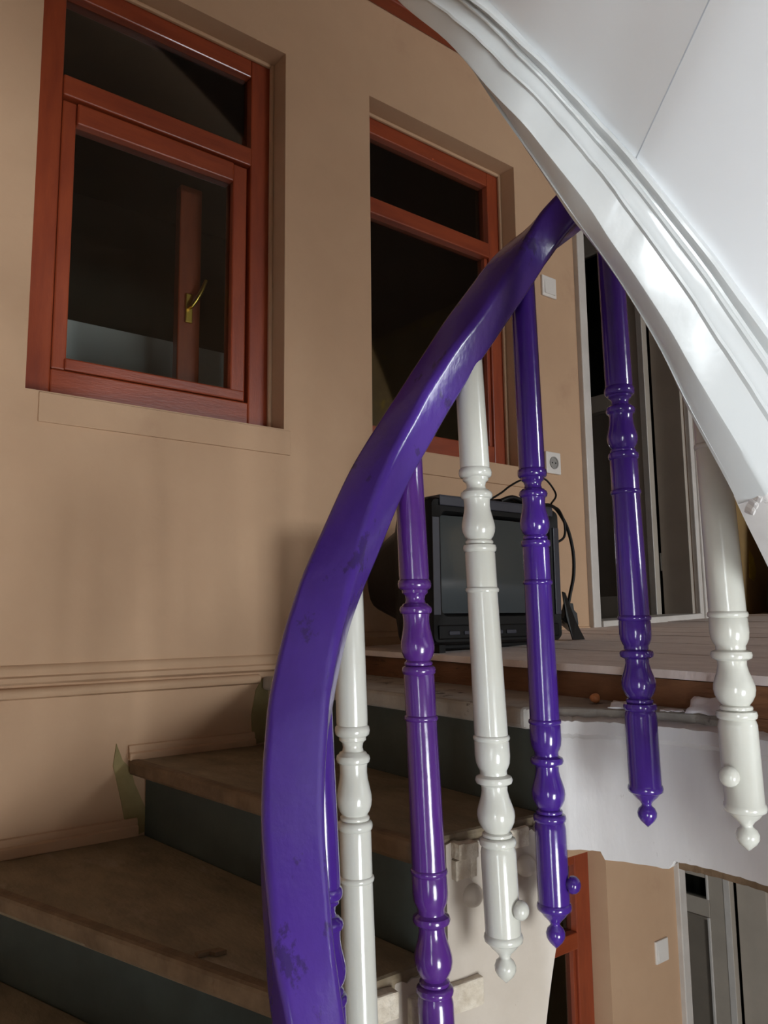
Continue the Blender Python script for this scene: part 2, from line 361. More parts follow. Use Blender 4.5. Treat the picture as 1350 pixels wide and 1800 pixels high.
# daylight windows
def day_window(name, axis, a, u0, u1, z0, z1, label):
    loc = (a, u0, z0) if axis == 'x' else (u0, a, z0)
    r = thing(name, loc, label, 'window', kind='structure')
    def bx(ua, ub, za, zb, d0=-0.03, d1=0.03):
        return MB().box(a + d0, a + d1, ua, ub, za, zb) if axis == 'x' else MB().box(ua, ub, a + d0, a + d1, za, zb)
    part(bx(u0, u0 + 0.05, z0, z1), 'stile', 'white_trim', r, bevel=0.003); part(bx(u1 - 0.05, u1, z0, z1), 'stile', 'white_trim', r, bevel=0.003)
    part(bx(u0 + 0.05, u1 - 0.05, z0, z0 + 0.05), 'bottom_rail', 'white_trim', r, bevel=0.003); part(bx(u0 + 0.05, u1 - 0.05, z1 - 0.05, z1), 'head_rail', 'white_trim', r, bevel=0.003)
    um, zm = (u0 + u1) / 2, z0 + (z1 - z0) * 0.58
    part(bx(um - 0.025, um + 0.025, z0 + 0.05, z1 - 0.05), 'mullion', 'white_trim', r, bevel=0.003)
    part(bx(u0 + 0.05, um - 0.025, zm - 0.02, zm + 0.02), 'glazing_bar', 'white_trim', r, bevel=0.003)
    part(bx(um + 0.025, u1 - 0.05, zm - 0.02, zm + 0.02), 'glazing_bar', 'white_trim', r, bevel=0.003)
    for ua, ub in ((u0 + 0.05, um - 0.025), (um + 0.025, u1 - 0.05)):
        for za, zb in ((z0 + 0.05, zm - 0.02), (zm + 0.02, z1 - 0.05)):
            part(bx(ua, ub, za, zb, -0.002, 0.002), 'pane', 'glass_clear', r)
    return r
day_window('window_4', 'x', XB - 0.08, -2.7, -1.7, -2.05, 0.35, 'white daylight window in the wall behind the viewer')
day_window('added_window_5', 'y', YR - 0.08, -0.4, 0.8, -2.4, -0.6, 'added white window low beside the foot of the stairs, lighting the soffit')  # unseen window, added to carry the light from below
day_window('window_6', 'y', YR - 0.08, 2.35, 3.65, 0.1, 1.3, 'white daylight window in the wall opposite the television')

# ------------------------------------------------------------------ doors
def door(name, D, zf, label, glass_z, panel_z0, leaf_y1):
    x0, x1, z0, z1 = D; r = thing(name, (x0, WY, zf), label, 'door', kind='structure')
    c = 0.044
    part(MB().box(x0 - c, x0 + 0.002, WY - 0.022, WY + 0.004, zf, z1 + c), 'casing', 'white_trim', r, bevel=0.004)
    part(MB().box(x1 - 0.004, x1 + 0.026, WY - 0.020, WY + 0.004, zf, z1), 'casing', 'white_trim', r, bevel=0.004)
    part(MB().box(x1 + 0.026, x1 + 0.068, WY - 0.028, WY + 0.004, zf, z1 + c), 'casing', 'white_trim', r, bevel=0.006)
    part(MB().box(x0 + 0.002, x1 + 0.026, WY - 0.022, WY + 0.004, z1, z1 + c), 'casing', 'white_trim', r, bevel=0.004)
    part(MB().box(x1 - 0.022, x1 - 0.001, WY + 0.006, WY + WT - 0.004, zf, z1), 'jamb', 'door', r, bevel=0.003)
    part(MB().box(x0 + 0.001, x0 + 0.022, WY + 0.006, WY + WT - 0.004, zf, z1), 'jamb', 'door', r, bevel=0.003)
    # leaf swung fully into the room, hinged on the far jamb
    lx0, lx1 = x1 - 0.062, x1 - 0.024; ya = WY + WT + 0.006; yb = leaf_y1; s = 0.105
    L = part(MB().box(lx0, lx1, ya, ya + s, zf + 0.012, z1 - 0.01), 'leaf', 'door', r, bevel=0.003)
    part(MB().box(lx0, lx1, yb - s, yb, zf + 0.012, z1 - 0.01), 'leaf_stile', 'door', r, bevel=0.003)
    part(MB().box(lx0, lx1, ya + s, yb - s, zf + 0.012, zf + 0.14), 'leaf_rail', 'door', r, bevel=0.003)
    part(MB().box(lx0, lx1, ya + s, yb - s, panel_z0, glass_z), 'leaf_rail', 'door', r, bevel=0.003)
    part(MB().box(lx0, lx1, ya + s, yb - s, z1 - 0.12, z1 - 0.01), 'leaf_rail', 'door', r, bevel=0.003)
    part(MB().box(lx0 + 0.012, lx1 - 0.012, ya + s, yb - s, zf + 0.14, panel_z0), 'panel', 'door_panel', r)
    part(MB().box(lx0 + 0.017, lx1 - 0.017, ya + s, yb - s, glass_z, z1 - 0.12), 'pane', 'glass', r)
    # raised mouldings around panel and pane, seen on the inner edge
    part(MB().box(lx0 - 0.006, lx0 + 0.012, ya + s, ya + s + 0.014, zf + 0.14, panel_z0), 'moulding', 'white_trim', r, bevel=0.003)
    part(MB().box(lx0 - 0.006, lx0 + 0.012, ya + s, ya + s + 0.012, glass_z, z1 - 0.12), 'moulding', 'white_trim', r, bevel=0.003)
    part(MB().box(lx0 - 0.006, lx0 + 0.012, ya + s + 0.014, yb - s, panel_z0 - 0.012, panel_z0), 'moulding', 'door_panel', r, bevel=0.003)
    part(MB().box(lx0 - 0.003, lx0 + 0.0, ya, ya + 0.030, zf + 0.012, z1 - 0.01), 'edge_strip', 'white_trim', r, bevel=0.001)
    for hz in (zf + 0.25, zf + 1.55):
        part(MB().lathe(lambda z: (x1 - 0.014, WY + WT + 0.002), [(0.006, hz), (0.006, hz + 0.08)], 10), 'hinge', 'metal', r, smooth=True)
    return r
FZ = lambda x, y: -0.09 + 0.036 * (x - 1.25)
d1 = door('door_1', D1, -0.052, 'open grey door with white casing beside the light switch', 1.07, 0.985, 2.76)
part(MB().prism([(2.552, WY - 0.03), (3.258, WY - 0.03), (3.258, WY + 0.14), (2.552, WY + 0.14)], -0.10, lambda x, y: FZ(x, y) + 0.022), 'threshold', 'white_trim', d1, bevel=0.004)
d2 = door('door_2', D2, LOW, 'open grey panelled door of the storey below under the landing', -1.335, -1.415, 2.74)
# small glazed light in the lower leaf is bounded by a rail above the panel
part(MB().box(D2[1] - 0.064, D2[1] - 0.022, WY + WT + 0.111, 2.635, -1.24, -0.74), 'leaf_rail', 'door', d2, bevel=0.003)

# ------------------------------------------------------------------ landing
def ex(y): return 1.195 + (y - 0.62) * 0.125 if y > 0.45 else 1.174
fl = MB().prism([(ex(1.9), 1.895), (ex(0.62), 0.62), (1.174, 0.45), (1.174, YR), (XE, YR), (XE, 1.895)], lambda x, y: -0.36, lambda x, y: -0.155).build('floor', 'brown_board')
tag(fl, 'landing floor of worn whitish boards over brown edging', 'floor', kind='structure')
pw = 0.136; i = 0
random.seed(3)
while ex(0.62) + i * pw < XE - 0.01:
    a = i * pw; b = min(a + pw - 0.003, XE - ex(1.895) - 0.001 if False else 9)
    def X(y, off): return min(ex(y) + off, XE - 0.002)
    ov = 0.012 if i == 0 else 0.0
    m = MB()
    ys = [YR + 0.002, 0.30, 0.45, 0.62, 0.8, 1.0, 1.2, 1.4, 1.6, 1.888]
    fr = []; bk = []
    for y in ys:
        j = random.uniform(-0.004, 0.003) if i == 0 else 0
        fr.append((X(y, a - ov) + j, y)); bk.append((X(y, a + pw - 0.003), y))
    if fr[0][0] < XE - 0.01:
        dz = random.uniform(-0.0015, 0.0015)
        m.prism(fr + bk[::-1], lambda x, y: FZ(x, y) - 0.014 + dz, lambda x, y: FZ(x, y) + dz)
        part(m, 'plank', 'floorboard', fl)
    i += 1
m = MB(); m.prism([(ex(1.888), 1.888), (ex(1.25), 1.25), (ex(0.62), 0.62), (1.174, 0.45), (1.174, YR + .002), (1.22, YR + .002), (1.24, 0.62), (ex(1.888) + 0.05, 1.888)], -0.1545, lambda x, y: FZ(x, y) - 0.0155)
part(m, 'edge_board', 'brown_board', fl, label='raw brown edge board of the landing')
m = MB(); m.prism([(1.30, YR + 0.002), (XE - 0.002, YR + 0.002), (XE - 0.002, 1.888), (1.45, 1.888)], -0.1545, lambda x, y: FZ(x, y) - 0.0165)
part(m, 'subfloor', 'brown_board', fl)

# ------------------------------------------------------------------ lower staircase
ST = thing('staircase', (0.8, 1.3, LOW), 'winding wooden staircase with brown treads and dark risers along the wall', 'staircase')
Z = [-0.152, -0.325, -0.498, -0.671, -0.844, -1.017, -1.19]
RO = [(1.135, 1.893), (0.778, 1.893), (0.385, 1.893), (-0.12, 1.893), (-0.80, 1.893), (-1.0, 1.0), (-1.0, 0.35)]
RI = [(1.068, 0.915), (0.83, 0.935), (0.65, 0.945), (0.525, 0.905), (0.465, 0.84), (0.445, 0.75), (0.445, 0.66)]
CORN = {5: [(-1.0, 1.893)]}
def lerp(p, q, t): return (p[0] + (q[0] - p[0]) * t, p[1] + (q[1] - p[1]) * t)
def shift(p, q, d):
    """move edge p-q towards the lower side by d"""
    t = Vector((q[0] - p[0], q[1] - p[1])).normalized(); n = Vector((t.y, -t.x))     # p outer, q inner
    if n.x > 0 and abs(t.y) > 0.5: n = -n
    elif abs(t.y) <= 0.5 and n.y > 0: n = -n
    return (p[0] + n.x * d, p[1] + n.y * d), (q[0] + n.x * d, q[1] + n.y * d)
for k in range(7):
    z = Z[k]; o, q = RO[k], RI[k]
    fo, fi = shift(o, q, 0.042)
    fo = (fo[0], min(fo[1], 1.893))
    if k == 0: bo, bi = (ex(1.893) + 0.03, 1.893), (1.215, 0.62)
    else: bo, bi = RO[k - 1], RI[k - 1]
    poly = [fo] + [lerp(fo, fi, t) for t in (0.25, 0.5, 0.75)] + [fi]
    poly = [poly[0]] + [(x + random.uniform(-0.003, 0.003), y) for x, y in poly[1:-1]] + [poly[-1]]
    if k == 0: poly += [(1.075, 0.895), (1.115, 0.84), (1.145, 0.76), (1.16, 0.69), (1.16, 0.63), bi, bo]
    else: poly += [bi, bo] + CORN.get(k, [])
    tr = part(MB().prism(poly, z - 0.034, z), 'tread', 'tread_grey' if k == 0 else 'tread', ST, bevel=0.007)
    # brown worn nosing strip
    if k < 4:
        so, si = shift(o, q, 0.0445); ao, ai = shift(o, q, 0.016)
        so = (so[0], min(so[1], 1.893)); ao = (ao[0], min(ao[1], 1.893))
        part(MB().prism([so, si, ai, ao], z - 0.033, z + 0.0012), 'nosing', 'tread_grey' if k == 0 else 'nosing', tr, bevel=0.007)
    ro = (o[0] + 0.014, o[1]) if o[1] > 1.8 else (o[0], o[1] + 0.014)
    ri = (q[0] + 0.014, q[1] + 0.004)
    part(MB().prism([o, q, ri, ro], z - 0.203, z - 0.034), 'riser', 'riser', ST)
# string board, cut to the steps, following the well
WELL = [(0.452, 0.60), (0.455, 0.70), (0.472, 0.80), (0.515, 0.88), (0.585, 0.925), (0.66, 0.937), (0.75, 0.935), (0.84, 0.925), (0.93, 0.915),
        (1.00, 0.905), (1.045, 0.89), (1.082, 0.85), (1.11, 0.79), (1.127, 0.70), (1.122, 0.62), (1.10, 0.545), (1.06, 0.485), (1.0, 0.45)]
CW = crom(WELL, 10)
def nrm2(P, i):
    a = P[max(i - 1, 0)]; b = P[min(i + 1, len(P) - 1)]; t = Vector((b[0] - a[0], b[1] - a[1])).normalized()
    return Vector((-t.y, t.x))          # outward from the well (path runs left, far, right)
def topz(x, i):
    steps = [(1.052, -0.190), (0.845, -0.340), (0.66, -0.512), (0.53, -0.685)]
    for e, z in steps:
        if x >= e: return z
    return -0.86 if i > 12 else (-1.03 if i > 6 else -1.2)
def botz(x, i):
    t = [(1.056, -0.378), (1.055, -0.42), (1.052, -0.50), (1.025, -0.66), (0.97, -0.82), (0.88, -0.96), (0.75, -1.13), (0.6, -1.32), (0.5, -1.5), (0.45, -1.75)]
    if x >= t[0][0]: return t[0][1]
    for (xa, za), (xb, zb) in zip(t, t[1:]):
        if xb <= x <= xa: return za + (zb - za) * (xa - x) / (xa - xb)
    return -1.8
i0, i1 = 0, max(i for i, p in enumerate(CW) if p[1] > 0.84 and 0.8 < p[0] <= 1.05) + 1
m = MB(); rows = []
prevz = None
for i in range(i0, i1):
    p = CW[i]; n = nrm2(CW, i); zt = topz(p[0], i); zb = botz(p[0], i)
    def col(zt):
        a = Vector((p[0], p[1])); b = a + n * 0.028
        return [(a.x, a.y, zb), (a.x, a.y, zt), (b.x, b.y, zt), (b.x, b.y, zb)]
    if prevz is not None and abs(zt - prevz) > 0.05: rows.append(col(prevz + random.uniform(-.004, .004)))
    rows.append(col(zt + random.uniform(-0.004, 0.004))); prevz = zt
m.rings(rows)
sb = part(m, 'string_board', 'cream_dirty', ST, smooth=True, angle=35, label='dirty cream string board under the hanging balusters')
# broken ends of the tread returns on the string
def along(x):
    i = min(range(30, 110), key=lambda k: abs(CW[k][0] - x)); n = nrm2(CW, i); return Vector((CW[i][0], CW[i][1])), n
def ret(x0, x1, z0, z1, out, name, mat='raw_edge', lab=None):
    rows = []
    for k in range(6):
        p, n = along(x0 + (x1 - x0) * k / 5); j = random.uniform(-0.002, 0.002)
        a = p - n * (out + j); b = p + n * 0.004
        rows.append([(a.x, a.y, z0 + j), (a.x, a.y, z1 + j), (b.x, b.y, z1 + j), (b.x, b.y, z0)])
    return part(MB().rings(rows), name, mat, sb, bevel=0.003, label=lab)
ret(0.855, 0.898, -0.358, -0.336, 0.020, 'tread_return', lab='broken whitish end of a tread nosing')
ret(0.860, 0.898, -0.388, -0.360, 0.013, 'tread_return')
ret(0.930, 1.005, -0.362, -0.332, 0.008, 'tread_return')
ret(0.775, 0.900, -0.572, -0.532, 0.012, 'tread_return')
ret(0.68, 0.75, -0.548, -0.512, 0.020, 'tread_return')
def boss(x, z, r, name='boss'):
    p, n = along(x); ring = []
    ax = Vector((-n.x, -n.y, 0)); s = Vector((0, 0, 1)); t = ax.cross(s)
    c = Vector((p.x, p.y, z))
    for d, rr in ((-0.004, r), (0.004, r), (0.010, r * 0.86), (0.014, r * 0.6), (0.017, r * 0.2)):
        ring.append([c + ax * d + (s * math.cos(2 * math.pi * k / 20) + t * math.sin(2 * math.pi * k / 20)) * rr for k in range(20)])
    return part(MB().rings(ring), name, 'cream_dirty', sb, smooth=True, label='round painted boss on the string')
boss(0.895, -0.418, 0.017); boss(1.0, -0.392, 0.017)
# curved fascia of the landing, chipped below
m = MB(); rows = []; lip = []; under = []
fa, fb = i1 - 1, len(CW) - 8
random.seed(11)
for i in range(fa, fb):
    p = CW[i]; n = nrm2(CW, i); a = Vector((p[0], p[1])); u = (i - fa) / (fb - fa)
    zb = -0.374 + 0.012 * u
    if 0.22 < u < 0.42: zb -= 0.013
    zb += random.uniform(-0.0006, 0.0006)
    b = a + n * 0.026; c = a - n * 0.011
    zt = -0.166 + random.uniform(-0.0012, 0.0012)
    if i == fa: zt -= 0.008
    rows.append([(a.x, a.y, zb), (a.x, a.y, zt - 0.026), (b.x, b.y, zt - 0.026), (b.x, b.y, zb)])
    d = a - n * 0.0015
    lip.append([(a.x, a.y, zt - 0.030), (d.x, d.y, zt - 0.032), (c.x, c.y, zt - 0.024), (c.x, c.y, zt - 0.004), (a.x, a.y, zt), (b.x, b.y, zt), (b.x, b.y, zt - 0.027)])
    if u > 0.42:
        e = a + n * 0.014; g = a + n * 0.05; under.append([(e.x, e.y, zb - 0.014), (e.x, e.y, zb + 0.004), (g.x, g.y, zb + 0.004), (g.x, g.y, zb - 0.014)])
fs = part(m.rings(rows), 'landing_fascia', 'white_dirty', ST, smooth=True, angle=30, label='dirty white curved fascia of the landing')
part(MB().rings(lip), 'fascia_lip', 'white_dirty', fs, smooth=True, angle=30)
part(MB().rings(under), 'under_board', 'nosing', fs, smooth=True, angle=30)
# soffit lath under the landing behind the fascia
part(MB().prism([(1.20, 0.9), (1.20, -1.4), (XE - .01, -1.4), (XE - .01, 1.88), (1.5, 1.88), (1.12, 0.95)], -0.385, -0.362), 'landing_soffit', 'brown_board', ST)

# ------------------------------------------------------------------ balustrade
BR = thing('balustrade', (0.8, 0.87, -0.5), 'purple handrail with purple and white turned balusters hung on the stair well', 'balustrade')
RAIL = [(0.486, 0.62, -0.70), (0.474, 0.67, -0.55), (0.474, 0.726, -0.398), (0.482, 0.758, -0.320), (0.499, 0.796, -0.231), (0.529, 0.835, -0.138), (0.554, 0.856, -0.080),
        (0.583, 0.873, -0.017), (0.615, 0.887, 0.040), (0.653, 0.896, 0.102), (0.703, 0.895, 0.197), (0.757, 0.885, 0.285), (0.800, 0.871, 0.356), (0.846, 0.857, 0.427), (0.912, 0.848, 0.515),
        (0.975, 0.846, 0.592), (1.020, 0.826, 0.645), (1.052, 0.780, 0.690), (1.058, 0.724, 0.725), (1.050, 0.640, 0.78), (1.020, 0.555, 0.86)]
RP = crom(RAIL, 7)
def rail_section(wd=0.074, ht=0.058):
    pts = []
    a, b = wd / 2, ht / 2
    for cx, cy, r, s in ((a - 0.011, b - 0.011, 0.011, 0), (-(a - 0.011), b - 0.011, 0.011, 90), (-(a - 0.012), -(b - 0.012), 0.012, 180), (a - 0.012, -(b - 0.012), 0.012, 270)):
        for k in range(6):
            t = math.radians(s + k * 18); pts.append((cx + r * math.cos(t), cy + r * math.sin(t)))
    return pts
sec = rail_section(); rows = []
for i, p in enumerate(RP):
    t = (Vector(RP[min(i + 1, len(RP) - 1)]) - Vector(RP[max(i - 1, 0)])).normalized()
    s = t.cross(Vector((0, 0, 1))).normalized(); u = s.cross(t)
    q = max(0.0, min(1.0, (p[2] + 0.25) / 0.25)); q2 = max(0.0, min(1.0, (p[2] - 0.45) / 0.12))
    th_ = math.radians(20) * q * (1 - 0.6 * q2)             # the rail leans into the well on the steep stretch
    s, u = s * math.cos(th_) - u * math.sin(th_), u * math.cos(th_) + s * math.sin(th_)
    k_ = 0.84 + 0.16 * max(0.0, min(1.0, (p[2] + 0.42) / 0.30))
    rows.append([Vector(p) + s * a * k_ + u * b * k_ for a, b in sec])
part(MB().rings(rows), 'handrail', 'purple_rail', BR, smooth=True, angle=60, label='curving purple handrail with worn dark patches')

def bal_profile(ztop, zu, zl, rb=0.0265, ru=0.0245, k=1.0):
    """turned profile from the top down: upper group around zu, lower group around zl"""
    P = []
    def arc(z, h, r0, dr, n=5):          # small torus ring
        for j in range(n):
            t = math.pi * j / (n - 1); P.append((r0 + dr * math.sin(t), z + h * math.cos(t)))
    s = 0.90 * ru
    P.append((s * 0.94, ztop)); P.append((s, zu + 0.098 * k))
    arc(zu + 0.086 * k, 0.007, s * 0.98, ru * 0.12)
    P += [(s * 0.86, zu + 0.0775 * k), (s * 0.86, zu + 0.0735 * k), (s * 0.68, zu + 0.070 * k), (s * 0.62, zu + 0.064 * k), (s * 0.68, zu + 0.059 * k), (s * 0.84, zu + 0.0575 * k)]
    arc(zu + 0.049 * k, 0.006, s * 0.90, ru * 0.16)
    P += [(ru * 0.78, zu + 0.039 * k), (ru * 0.77, zu + 0.031 * k), (ru * 0.81, zu + 0.022 * k), (ru * 0.91, zu + 0.011 * k), (ru * 0.985, zu + 0.002 * k), (ru, zu - 0.004 * k),
          (ru * 0.965, zu - 0.011 * k), (ru * 0.86, zu - 0.018 * k), (ru * 0.72, zu - 0.023 * k)]
    arc(zu - 0.0275 * k, 0.003, ru * 0.76, ru * 0.08); arc(zu - 0.037 * k, 0.006, ru * 0.88, ru * 0.12)
    s2 = 0.90 * ru
    P.append((s2, zu - 0.046 * k)); P.append((s2, zu - 0.098 * k))
    arc(zu - 0.104 * k, 0.004, s2, ru * 0.10)
    P.append((s2, zu - 0.111 * k))
    sl = 0.90 * rb
    P.append((sl, zl + 0.116 * k)); arc(zl + 0.110 * k, 0.004, sl, rb * 0.09)
    P += [(rb * 0.93, zl + 0.104 * k), (rb * 0.94, zl + 0.082 * k), (rb * 0.90, zl + 0.072 * k), (rb * 0.80, zl + 0.065 * k), (rb * 0.72, zl + 0.061 * k), (rb * 0.72, zl + 0.055 * k)]
    arc(zl + 0.047 * k, 0.006, rb * 0.82, rb * 0.18)
    P += [(rb * 0.70, zl + 0.038 * k), (rb * 0.69, zl + 0.031 * k), (rb * 0.76, zl + 0.021 * k), (rb * 0.89, zl + 0.010 * k), (rb * 0.98, zl + 0.001 * k), (rb, zl - 0.006 * k),
          (rb * 0.95, zl - 0.015 * k), (rb * 0.80, zl - 0.024 * k), (rb * 0.64, zl - 0.030 * k)]
    arc(zl - 0.0345 * k, 0.003, rb * 0.72, rb * 0.08); arc(zl - 0.0445 * k, 0.006, rb * 0.84, rb * 0.14)
    P += [(rb * 0.88, zl - 0.054 * k), (rb * 0.93, zl - 0.060 * k), (rb * 0.93, zl - 0.176 * k)]
    arc(zl - 0.183 * k, 0.006, rb * 0.90, rb * 0.12)
    F = [(rb * 0.84, zl - 0.190 * k), (rb * 0.66, zl - 0.197 * k), (rb * 0.40, zl - 0.204 * k), (rb * 0.28, zl - 0.209 * k), (rb * 0.30, zl - 0.212 * k), (rb * 0.46, zl - 0.216 * k),
         (rb * 0.56, zl - 0.223 * k), (rb * 0.54, zl - 0.230 * k), (rb * 0.40, zl - 0.237 * k), (rb * 0.18, zl - 0.243 * k), (rb * 0.04, zl - 0.247 * k)]
    P.append(F[0])
    # keep the profile strictly descending
    Q = [P[0]]
    for r, z in P[1:]:
        if z < Q[-1][1] - 1e-5: Q.append((r, z))
    return Q, F
def baluster(pa, pb, ztop, zu, zl, mat, label, rs=1.0, k=1.0, cap=None):
    """pa/pb: (x, y, z) points on its slightly leaning axis"""
    def axis(z):
        t = (z - pa[2]) / (pb[2] - pa[2]); return pa[0] + (pb[0] - pa[0]) * t, pa[1] + (pb[1] - pa[1]) * t
    P, F = bal_profile(ztop, zu, zl, 0.0265 * rs, 0.0245 * rs, k)
    b = part(MB().lathe(axis, P), 'baluster', mat, BR, smooth=True, angle=42, label=label)
    part(MB().lathe(axis, F, 24), 'finial', mat, b, smooth=True, angle=55)
    if cap:
        ang, dz = cap; z = zl + dz; x, y = axis(z); d = Vector((math.cos(ang), math.sin(ang), 0)); s = Vector((0, 0, 1)); t = d.cross(s); c = Vector((x, y, z)); R = []
        for q, r in ((0.018, 0.008), (0.026, 0.0085), (0.027, 0.0125), (0.031, 0.0132), (0.036, 0.012), (0.040, 0.008), (0.042, 0.003)):
            R.append([c + d * q + (s * math.cos(2 * math.pi * j / 18) + t * math.sin(2 * math.pi * j / 18)) * r for j in range(18)])
        part(MB().rings(R), 'bolt_cap', mat, b, smooth=True, angle=60, label='round bolt cap')
    return b
VR = math.atan2(r2.y, r2.x)             # direction across the picture, only used to turn the bolt caps to the side they face
baluster((0.574, 0.866, -0.04), (0.587, 0.857, -0.42), -0.03, -0.42, -0.86, 'purple', 'purple baluster largely behind the handrail', 0.96)
baluster((0.651, 0.899, 0.10), (0.657, 0.894, -0.233), 0.100, -0.236, -0.68, 'white_bal', 'white baluster standing next to the handrail bend', 0.97)
baluster((0.757, 0.892, 0.283), (0.776, 0.875, -0.457), 0.280, -0.038, -0.460, 'purple_dark', 'violet baluster between two white ones', 1.0)
baluster((0.847, 0.850, 0.425), (0.869, 0.828, -0.496), 0.425, 0.136, -0.276, 'white_bal', 'white baluster in front of the television screen', 1.02, 0.93, cap=(VR - 0.7, -0.128))
baluster((0.982, 0.852, 0.597), (0.992, 0.840, -0.485), 0.59, 0.150, -0.265, 'purple', 'purple baluster under the kink of the handrail', 0.97, 0.93, cap=(VR - 0.5, -0.135))
baluster((1.053, 0.728, 0.678), (1.061, 0.717, -0.305), 0.72, 0.277, -0.098, 'purple', 'purple baluster in front of the open grey door', 0.95, 0.85)
baluster((1.021, 0.561, 0.378), (1.028, 0.548, -0.297), 0.86, 0.315, -0.093, 'white_bal', 'white baluster beside the foot of the white upper flight', 0.99, 0.84, cap=(VR - 2.5, -0.112))

# ------------------------------------------------------------------ upper flight overhead
UP = thing('upper_stair_flight', (0.9, 0.2, -0.09), 'glossy white underside of the upper stair flight with moulded curved string', 'stair flight')
# stations: lower edge of the string E, edge of the soffit S
EDG = [(1.172, 0.452, -0.20), (1.10, 0.456, -0.09), (1.02, 0.460, -0.008), (0.912, 0.44, 0.063), (0.818, 0.42, 0.122), (0.72, 0.41, 0.195), (0.664, 0.408, 0.251), (0.616, 0.41, 0.296), (0.581, 0.414, 0.328), (0.55, 0.42, 0.359),
       (0.522, 0.433, 0.401), (0.498, 0.45, 0.446), (0.483, 0.49, 0.528), (0.471, 0.54, 0.605), (0.468, 0.60, 0.71), (0.475, 0.68, 0.84), (0.50, 0.76, 1.0)]
SOF = [(1.172, 0.362, -0.07), (1.10, 0.360, 0.04), (1.01, 0.352, 0.125), (0.90, 0.345, 0.185), (0.81, 0.340, 0.23), (0.715, 0.340, 0.281), (0.660, 0.344, 0.318), (0.612, 0.353, 0.355), (0.579, 0.362, 0.385), (0.552, 0.382, 0.425),
       (0.526, 0.395, 0.455), (0.494, 0.411, 0.490), (0.460, 0.435, 0.535), (0.425, 0.49, 0.60), (0.405, 0.57, 0.70), (0.405, 0.67, 0.83), (0.42, 0.77, 0.98)]
E_ = [Vector(p) for p in crom(EDG, 6)]; S_ = [Vector(p) for p in crom(SOF, 6)]
NS = len(E_)
def cross(i):
    e, s = E_[i], S_[i]; d = s - e
    t = (E_[min(i + 1, NS - 1)] - E_[max(i - 1, 0)]).normalized()
    n = t.cross(d).normalized()
    if n.z > 0: n = -n                  # towards the viewer below
    return e, d, n, t
# v along E->S, h height out of the line (metres)
PROFILE = [(0.00, -0.011), (0.02, -0.008), (0.17, 0.0135), (0.19, 0.0150), (0.23, 0.0148), (0.53, 0.0105), (0.56, 0.0135), (0.59, 0.0125), (0.61, 0.0085), (0.70, 0.0040), (0.76, 0.0035),
           (0.785, 0.0065), (0.81, 0.0065), (0.83, 0.0025), (0.86, 0.0020), (0.885, 0.0060), (0.92, 0.0085), (0.955, 0.0075), (0.985, 0.0030), (1.0, -0.002)]
rows = []
for i in range(NS):
    e, d, n, t = cross(i); wv = 1 + 0.10 * math.sin(i * 0.9) + 0.06 * math.sin(i * 2.3)
    row = [e + d * v + n * h * (wv if v > 0.5 else 1) for v, h in PROFILE]
    # closing behind: up the well face and back
    top = e + Vector((0, 0, 0.24)); back = S_[i] + Vector((0, 0, 0.24 - (S_[i].z - e.z) + 0.0))
    out = Vector((e.x - S_[i].x, e.y - S_[i].y, 0)).normalized() * 0.004
    row += [S_[i] + Vector((0, 0, 0.012)), Vector((S_[i].x, S_[i].y, top.z)), top + out, e + out + Vector((0, 0, 0.008))]
    rows.append(row)
CUT = 23
us = part(MB().rings(rows[CUT:]), 'string', 'white_new', UP, smooth=True, angle=38, label='moulded white string curving up overhead')
low = []
for i in range(CUT + 1):
    e, d, n, t = cross(i); sh = -n * 0.007 + Vector((0.0, 0.0, 0.006))
    low.append([p + sh for p in rows[i]])
part(MB().rings(low), 'string_foot', 'white_dirty', UP, smooth=True, angle=38, label='set back white foot of the string below the break')
rd = random.Random(4); e, d, n, t = cross(CUT)
for v in (0.02, 0.07, 0.13, 0.2, 0.3, 0.42, 0.55, 0.66):
    c = e + d * v + n * 0.006 - t * 0.001; r_ = rd.uniform(0.003, 0.0055)
    part(MB().rings([[c + (d.normalized() * math.cos(k * math.pi / 4) * 1.6 + t * math.sin(k * math.pi / 4)) * r_ * q * rd.uniform(0.75, 1.2) + n * h for k in range(8)] for q, h in ((1.0, -0.006), (0.95, 0.003), (0.5, 0.006))]), 'plaster_crumb', 'white_dirty', us)
# soffit panels: ruled surface going out from the string, split where the boards meet
WC = Vector((0.765, 0.66))
def ruling(i):
    s = S_[i]; d = Vector((s.x - WC.x, s.y - WC.y))
    d.x = min(d.x, 0.0)              # beside the landing the boards run straight back
    return d.normalized()
SEAM = min(range(NS), key=lambda i: (S_[i] - Vector((0.588, 0.373, 0.40))).length)
def soffit(i_a, i_b, ga, gb):
    rows = []
    for i in range(i_a, i_b + 1):
        s = S_[i]; d = ruling(i); nxt = (S_[min(i + 1, NS - 1)] - S_[max(i - 1, 0)]); nxt.z = 0; nxt.normalize()
        sh = Vector((0, 0, 0))
        if i == i_a: sh = nxt * ga
        if i == i_b: sh = -nxt * gb
        row = []
        dist = [0.0, 0.15, 0.4, 0.75, 1.1]
        for q in dist:
            p = s + sh + Vector((d.x, d.y, 0.30 * max(0.0, min(1.0, (0.95 - s.x) / 0.25)))) * (q - 0.002)
            row.append(Vector((max(p.x, XB + 0.02), max(p.y, YR + 0.02), p.z)))
        row += [p + Vector((0, 0, 0.022)) for p in reversed(row)]
        rows.append(row)
    return part(MB().rings(rows), 'soffit_panel', 'soffit', UP, smooth=True, angle=38)
soffit(0, SEAM, 0, 0.0006); soffit(SEAM, NS - 1, 0.0006, 0)
